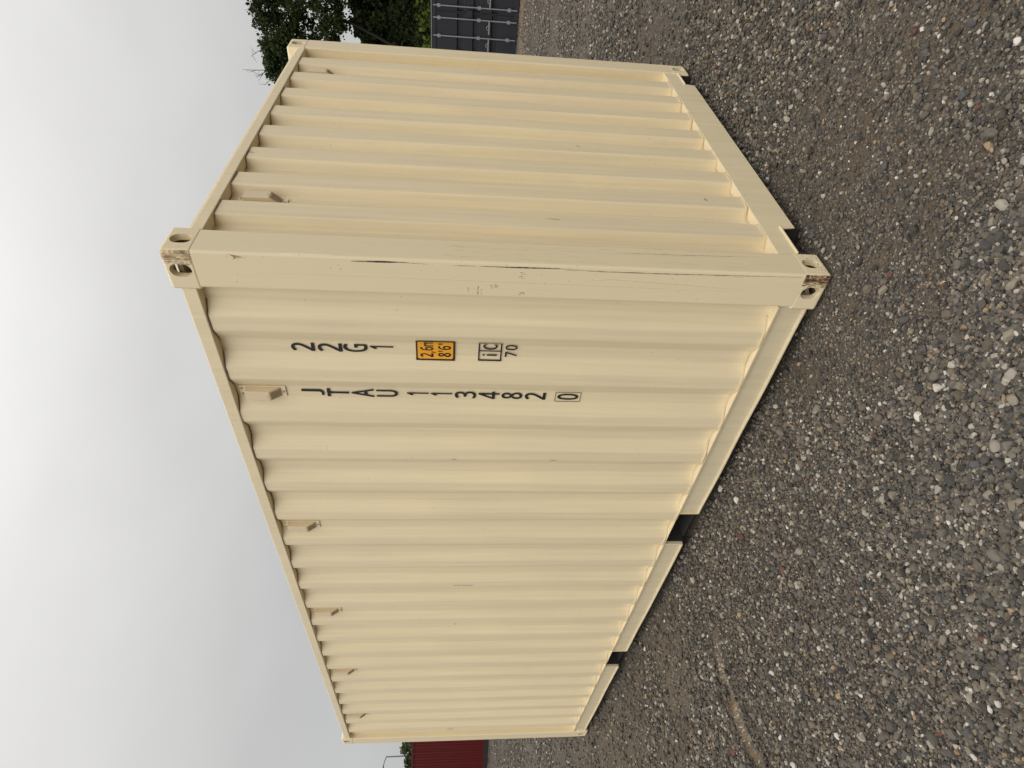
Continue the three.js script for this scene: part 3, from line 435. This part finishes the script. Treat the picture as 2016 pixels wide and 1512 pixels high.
// ------------------------------------------------------------------ the two containers behind
function simpleBox(root, W, L, mat, dark, { pitch = 0.278, sideOnly = false } = {}) {       // door end towards +z, standing on y = 0, centred on x
  for (const y of [0.059, HGT - 0.059]) for (const x of [-W / 2 + 0.089, W / 2 - 0.089]) for (const zz of [-0.081, -L + 0.081]) { const m = mesh('corner_casting', castingGeo, mat, root); m.position.set(x, y, zz); }
  for (const x of [-1, 1]) for (const zz of [-0.08, -L + 0.08]) mesh('corner_post', box(x * W / 2 - (x > 0 ? 0.15 : 0), x * W / 2 + (x > 0 ? 0 : 0.15), 0.115, HGT - 0.115, zz - 0.07, zz + 0.078, 0.008), mat, root);
  for (const s of [-1, 1]) {
    const path = []; for (let q = -0.16; q > -L + 0.16; q -= pitch) path.push([s * (W / 2 - 0.012), q], [s * (W / 2 - 0.012), q - pitch * 0.26], [s * (W / 2 - 0.048), q - pitch * 0.5], [s * (W / 2 - 0.048), q - pitch * 0.76]);
    mesh('side_panel', sweep(path, 0.15, 2.51, { s }), mat, root);
    mesh('top_side_rail', box(s * W / 2 - (s > 0 ? 0.066 : -0.004), s * W / 2 + (s > 0 ? -0.004 : 0.066), 2.50, 2.575, -L + 0.17, -0.17, 0.005), mat, root);
    mesh('bottom_side_rail', box(s * W / 2 - (s > 0 ? 0.06 : -0.006), s * W / 2 + (s > 0 ? -0.006 : 0.06), 0.01, 0.165, -L + 0.17, -0.17, 0.005), dark, root);
  }
  mesh('roof_panel', box(-W / 2 + 0.05, W / 2 - 0.05, 2.545, 2.57, -L + 0.05, -0.05, 0), mat, root);
  mesh('rear_panel', box(-W / 2 + 0.12, W / 2 - 0.12, 0.1, 2.5, -L + 0.02, -L + 0.05, 0), mat, root);
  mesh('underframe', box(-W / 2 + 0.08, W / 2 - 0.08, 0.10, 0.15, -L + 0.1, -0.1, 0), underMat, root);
}
const navy = new THREE.MeshPhysicalMaterial({ color: lin(0.015, 0.018, 0.026), roughness: 0.5, bumpMap: pb, bumpScale: 0.0008 }), galv = new THREE.MeshStandardMaterial({ color: lin(0.26, 0.26, 0.27), roughness: 0.5, metalness: 0.3 }), rubber = new THREE.MeshStandardMaterial({ color: lin(0.008, 0.008, 0.009), roughness: 0.9 });
{
  const g = thing('shipping_container', 'dark blue grey shipping container with pale lock rods on its doors, below the trees', 'container'); g.position.set(-3.87, -0.185, -18.6);
  simpleBox(g, WID, LEN, navy, navy);
  mesh('door_header', box(-1.06, 1.06, 2.45, 2.585, -0.10, -0.004, 0.006), navy, g); mesh('door_sill', box(-1.06, 1.06, 0.015, 0.15, -0.12, -0.006, 0.006), navy, g);
  mesh('header_edge', box(-1.06, 1.06, 2.572, 2.594, -0.10, 0.006, 0.003), galv, g);
  // doors with three pressed bands across
  const doorPath = [[0.155, -0.03]]; for (const c of [0.72, 1.27, 1.74]) doorPath.push([c - 0.115, -0.03], [c - 0.075, -0.09], [c + 0.055, -0.09], [c + 0.085, -0.03]); doorPath.push([2.445, -0.03]);
  const dg = sweep(doorPath, -0.56, 0.56, { s: -1, r: 0.004 }).rotateZ(Math.PI / 2);
  for (const s of [-1, 1]) {
    const d = new THREE.Group(); d.name = 'door'; d.position.set(s * 0.535, 0, 0); g.add(d);
    const p = mesh('door_leaf', dg, navy, d); p.scale.x = 0.9; 
    for (const x of [-0.515, 0.515]) mesh('door_frame', box(x - 0.014, x + 0.014, 0.155, 2.445, -0.062, -0.014, 0.004), navy, d);
    mesh('gasket', box(-s * 0.535 + (s > 0 ? 0.003 : -0.013), -s * 0.535 + (s > 0 ? 0.013 : -0.003), 0.16, 2.44, -0.05, -0.022, 0), rubber, d);
    for (const q of [0.16, 0.64]) {
      const x = q - 0.535, rod = mesh('lock_rod', new THREE.CylinderGeometry(0.019, 0.019, 2.46, 10).translate(s * x, 1.30, 0.022), galv, d);
      for (const y of [0.30, 1.18, 2.36]) mesh('rod_bracket', box(s * x - 0.045, s * x + 0.045, y - 0.05, y + 0.05, -0.012, 0.044, 0.008), galv, rod);
      const hx = s * x + s * 0.17, hd = mesh('handle', box(hx - 0.19, hx + 0.19, 0.855, 0.895, 0.03, 0.055, 0.006), galv, rod); mesh('handle_hook', new THREE.TorusGeometry(0.06, 0.011, 6, 12, Math.PI).translate(hx + s * 0.02, 0.885, 0.03), galv, hd);
    }
  }
  mesh('lock_box', box(-0.085, 0.085, 1.38, 1.52, -0.02, 0.06, 0.006), navy, g);
}
{
  const red = new THREE.MeshPhysicalMaterial({ color: lin(0.082, 0.003, 0.003), specularIntensity: 0.6, roughness: 0.42 }), black = new THREE.MeshStandardMaterial({ color: lin(0.012, 0.010, 0.010), roughness: 0.8 });
  const g = thing('shipping_container', 'dark red corrugated shipping container at the far end of the yard', 'container'); 
  simpleBox(g, WID, LEN, red, black, { pitch: 0.19 });
  // its long wall faces the camera side; the wall passes through (-21.6, -3.6)
  g.rotation.y = -Math.PI / 4 + Math.PI / 2; const n = V(0.7071, 0, 0.7071), t = V(-0.7071, 0, 0.7071);
  const face = V(-21.95, 0.09, -4.2); g.position.copy(face).addScaledVector(n, -WID / 2).addScaledVector(t, -1.2);
  g.rotation.y = Math.atan2(-t.x, -t.z); // local -z runs along t
}

// ------------------------------------------------------------------ trees
const bark = new THREE.MeshStandardMaterial({ color: lin(0.018, 0.015, 0.012), roughness: 0.95 });
function leafMat(c) { return new THREE.MeshPhysicalMaterial({ color: lin(...c), roughness: 0.9, side: THREE.DoubleSide, vertexColors: true, transmission: 0.25, thickness: 0, specularIntensity: 0.25 }); }
function tree({ name, label, category, group, base, top, blobs, tips, leaves, size, spread, color, seed, trunkR = 0.16, twigs = 0 }) {
  const r = rng(seed), g = thing(name, label, category, group); g.position.copy(base);
  const nodes = [], N = 8; for (let i = 0; i <= N; i++) { const t = i / N; nodes.push({ p: V(top.x * t + 0.15 * Math.sin(t * 5 + seed), top.y * t, top.z * t + 0.12 * Math.sin(t * 4 + seed * 2)), parent: i ? i - 1 : -1, n: 0 }); }
  const att = []; const tot = blobs.reduce((a, b) => a + b[6], 0);
  for (const b of blobs) { const n = Math.round(tips * b[6] / tot); for (let i = 0; i < n; i++) { let x, y, z; do { x = 2 * r() - 1; y = 2 * r() - 1; z = 2 * r() - 1; } while (x * x + y * y + z * z > 1); const k = 0.55 + 0.45 * r(); att.push(V(b[0] + x * b[3] * k ** 0.5, b[1] + y * b[4] * k ** 0.5, b[2] + z * b[5] * k ** 0.5)); } }
  const tipIds = []; const T = nodes[N].p;
  att.sort((a, b) => a.distanceTo(T) - b.distanceTo(T));
  for (const a of att) {
    let best = 0, bd = 1e9; nodes.forEach((q, i) => { const d = q.p.distanceTo(a) + (q.p.y > a.y ? 0.5 * (q.p.y - a.y) : 0); if (i > 1 && d < bd) { bd = d; best = i; } });
    const from = nodes[best].p, steps = Math.max(2, Math.ceil(from.distanceTo(a) / 0.45)); let par = best;
    for (let k = 1; k <= steps; k++) { const t = k / steps, p = from.clone().lerp(a, t); p.y += 0.12 * Math.sin(Math.PI * t) * from.distanceTo(a); p.x += 0.06 * (r() - 0.5); p.z += 0.06 * (r() - 0.5); nodes.push({ p, parent: par, n: 0 }); par = nodes.length - 1; }
    tipIds.push(par);
  }
  for (const t of tipIds) { let i = t; while (i >= 0) { nodes[i].n++; i = nodes[i].parent; } }
  const rad = (n) => Math.max(0.012, trunkR * Math.pow(n / tips, 0.45)), geos = [];
  for (let i = 1; i < nodes.length; i++) { const a = nodes[nodes[i].parent], b = nodes[i]; geos.push(tube([a.p, b.p], [rad(i <= N ? tips : a.n === nodes[0].n ? b.n : Math.min(a.n, b.n * 2)) * (i <= N ? 1.15 - 0.6 * (i - 1) / N : 1), rad(Math.max(1, i <= N ? tips : b.n)) * (i <= N ? 1.15 - 0.6 * i / N : 1)], i <= N ? 9 : 5)); }
  for (let i = 0; i < twigs; i++) { const t = nodes[tipIds[Math.floor(r() * tipIds.length * 0.35 + tipIds.length * 0.65)]].p, d = t.clone().sub(T).normalize().add(V(r() - 0.5, r() - 0.2, r() - 0.5)).normalize(); const l = 0.5 + 0.7 * r(), q = t.clone().addScaledVector(d, l); geos.push(tube([t, t.clone().lerp(q, 0.5).add(V(0.05 * (r() - 0.5), 0.04, 0.05 * (r() - 0.5))), q], [0.014, 0.010, 0.005], 4)); for (let k = 0; k < 3; k++) { const w = t.clone().lerp(q, 0.35 + 0.6 * r()); geos.push(tube([w, w.clone().add(V(r() - 0.5, r() - 0.3, r() - 0.5).multiplyScalar(0.5))], [0.008, 0.004], 4)); } }
  mesh('trunk', mergeGeometries(geos), bark, g);
  const pos = [], col = [], nor = [], idx = [];
  const A = V(), Bv = V(), C = V();
  for (const t of tipIds) {
    const n = Math.round(leaves * (0.6 + 0.8 * r())), p = nodes[t].p, q = nodes[nodes[t].parent].p, tone = 0.7 + 0.6 * r();
    for (let i = 0; i < n; i++) {
      const gx = r() + r() + r() - 1.5, gy = r() + r() + r() - 1.5, gz = r() + r() + r() - 1.5, f = r() * 0.5;
      C.set(lerp(p.x, q.x, f) + gx * spread, lerp(p.y, q.y, f) + gy * spread * 0.8, lerp(p.z, q.z, f) + gz * spread);
      A.set(r() - 0.5, r() - 0.5, r() - 0.5).normalize(); Bv.set(r() - 0.5, r() - 0.5, r() - 0.5); Bv.addScaledVector(A, -Bv.dot(A)).normalize();
      const s = size * (0.6 + 0.8 * r()), w = s * (0.32 + 0.2 * r()), k = pos.length / 3, c = tone * (0.75 + 0.5 * r()), yl = 0.9 + 0.25 * r();
      const nn = A.clone().cross(Bv);
      for (const [a, b] of [[-0.5, 0], [0, 0.5], [0.5, 0], [0, -0.5]]) { const bend = a === 0 ? 0.12 * s : 0; pos.push(C.x + A.x * a * s + Bv.x * b * 2 * w + nn.x * bend, C.y + A.y * a * s + Bv.y * b * 2 * w + nn.y * bend, C.z + A.z * a * s + Bv.z * b * 2 * w + nn.z * bend); nor.push(nn.x, nn.y, nn.z); col.push(c * yl, c, c * 0.9); }
      idx.push(k, k + 3, k + 1, k + 1, k + 3, k + 2);
    }
  }
  const cg = new THREE.BufferGeometry(); cg.setAttribute('position', new THREE.Float32BufferAttribute(pos, 3)); cg.setAttribute('normal', new THREE.Float32BufferAttribute(nor, 3)); cg.setAttribute('color', new THREE.Float32BufferAttribute(col, 3)); cg.setIndex(idx);
  mesh('crown', cg, leafMat(color), g); return g;
}
const gy = -0.2;
tree({ name: 'tree', label: 'tall airy tree with sky showing through its leaning crown, rising over the dark container', category: 'tree', group: 'trees behind the dark container', base: V(-8.4, gy, -25.2), top: V(2.4, 6.4, 0.6), trunkR: 0.075,
  blobs: [[1.6, 8.2, 0.3, 1.1, 1.1, 1.3, 3.4], [0.8, 9.0, 0.2, 1.0, 0.8, 1.0, 2.4], [0.2, 8.4, 0.4, 0.7, 0.8, 0.9, 2], [2.7, 9.0, -0.2, 1.3, 0.9, 1.2, 3], [3.6, 7.7, 0.3, 1.3, 1.0, 1.2, 2.6], [3.8, 9.9, 0, 1.3, 0.9, 1.2, 2], [1.6, 6.7, 0.8, 1.3, 0.7, 1.0, 1.8], [3.0, 6.6, 0.6, 1.3, 0.8, 1.0, 1.8], [5.2, 8.8, 0.2, 1.5, 1.6, 1.3, 3]], tips: 430, leaves: 64, size: 0.11, spread: 0.24, color: [0.034, 0.053, 0.015], seed: 3, twigs: 50 });
tree({ name: 'tree', label: 'dense dark tree filling the gap between the tall tree and the container roof', category: 'tree', group: 'trees behind the dark container', base: V(-6.0, gy, -26.4), top: V(0.4, 3.4, 0), trunkR: 0.13,
  blobs: [[0.2, 5.1, 0.6, 2.2, 1.1, 1.2, 4.4], [-1.4, 4.2, 0.6, 1.6, 1.3, 1.2, 3], [2.2, 4.9, 0.3, 1.8, 1.3, 1.3, 3.6], [0.3, 3.4, 1.0, 2.6, 1.2, 1.0, 4]], tips: 460, leaves: 70, size: 0.17, spread: 0.30, color: [0.024, 0.038, 0.011], seed: 9 });
tree({ name: 'tree', label: 'dark thick tree standing to the right of the tall airy one, cut by the frame', category: 'tree', group: 'trees behind the dark container', base: V(-1.9, gy, -27.5), top: V(0.2, 5.2, 0), trunkR: 0.16,
  blobs: [[0, 6.2, 0, 2.2, 2.2, 1.6, 4], [-0.9, 4.2, 0.4, 1.8, 1.6, 1.3, 2.5], [1.6, 4.6, 0.2, 1.9, 1.8, 1.4, 2.6]], tips: 300, leaves: 66, size: 0.18, spread: 0.32, color: [0.028, 0.043, 0.013], seed: 14 });
tree({ name: 'shrub', label: 'bright green leafy shrub just above the roof of the dark container', category: 'shrub', base: V(-5.2, gy, -25.0), top: V(0, 1.8, 0), trunkR: 0.06,
  blobs: [[0, 3.0, 0.1, 1.7, 0.6, 0.5, 3], [1.5, 3.3, 0.1, 1.2, 0.65, 0.5, 2], [-1.3, 2.9, 0.1, 1.2, 0.6, 0.5, 2]], tips: 190, leaves: 62, size: 0.15, spread: 0.20, color: [0.12, 0.165, 0.036], seed: 21 });
tree({ name: 'tree', label: 'round topped green tree far behind the red container', category: 'tree', base: V(-66.4, 0, -16.4), top: V(0, 3.0, 0), trunkR: 0.3,
  blobs: [[0, 4.2, 0, 1.7, 1.9, 1.7, 3], [-1.5, 4.0, 1.6, 1.5, 1.7, 1.6, 2.5], [1.2, 3.8, -1.4, 1.5, 1.5, 1.5, 2], [-2.6, 3.2, 3.0, 1.6, 1.4, 1.6, 2]], tips: 240, leaves: 50, size: 0.30, spread: 0.42, color: [0.060, 0.082, 0.040], seed: 30 });
{
  const g = thing('street_lamp', 'thin grey street lamp with bent arm, far behind the red container', 'street lamp'); g.position.set(-84.4, 0, -19.6);
  const m = new THREE.MeshStandardMaterial({ color: lin(0.16, 0.16, 0.17), roughness: 0.6 });
  mesh('pole', tube([V(0, 0, 0), V(0, 4, 0), V(-0.1, 8.75, 0)], [0.11, 0.09, 0.07], 8), m, g);
  mesh('arm', tube([V(-0.1, 8.72, 0), V(-0.55, 8.95, 0.42), V(-0.95, 9.08, 0.75)], [0.07, 0.06, 0.055], 6), m, g);
  mesh('lamp_head', new RoundedBoxGeometry(0.75, 0.13, 0.24, 2, 0.05).rotateY(-0.69).translate(-1.1, 9.08, 0.88), m, g);
}
renderer.render(scene, camera);
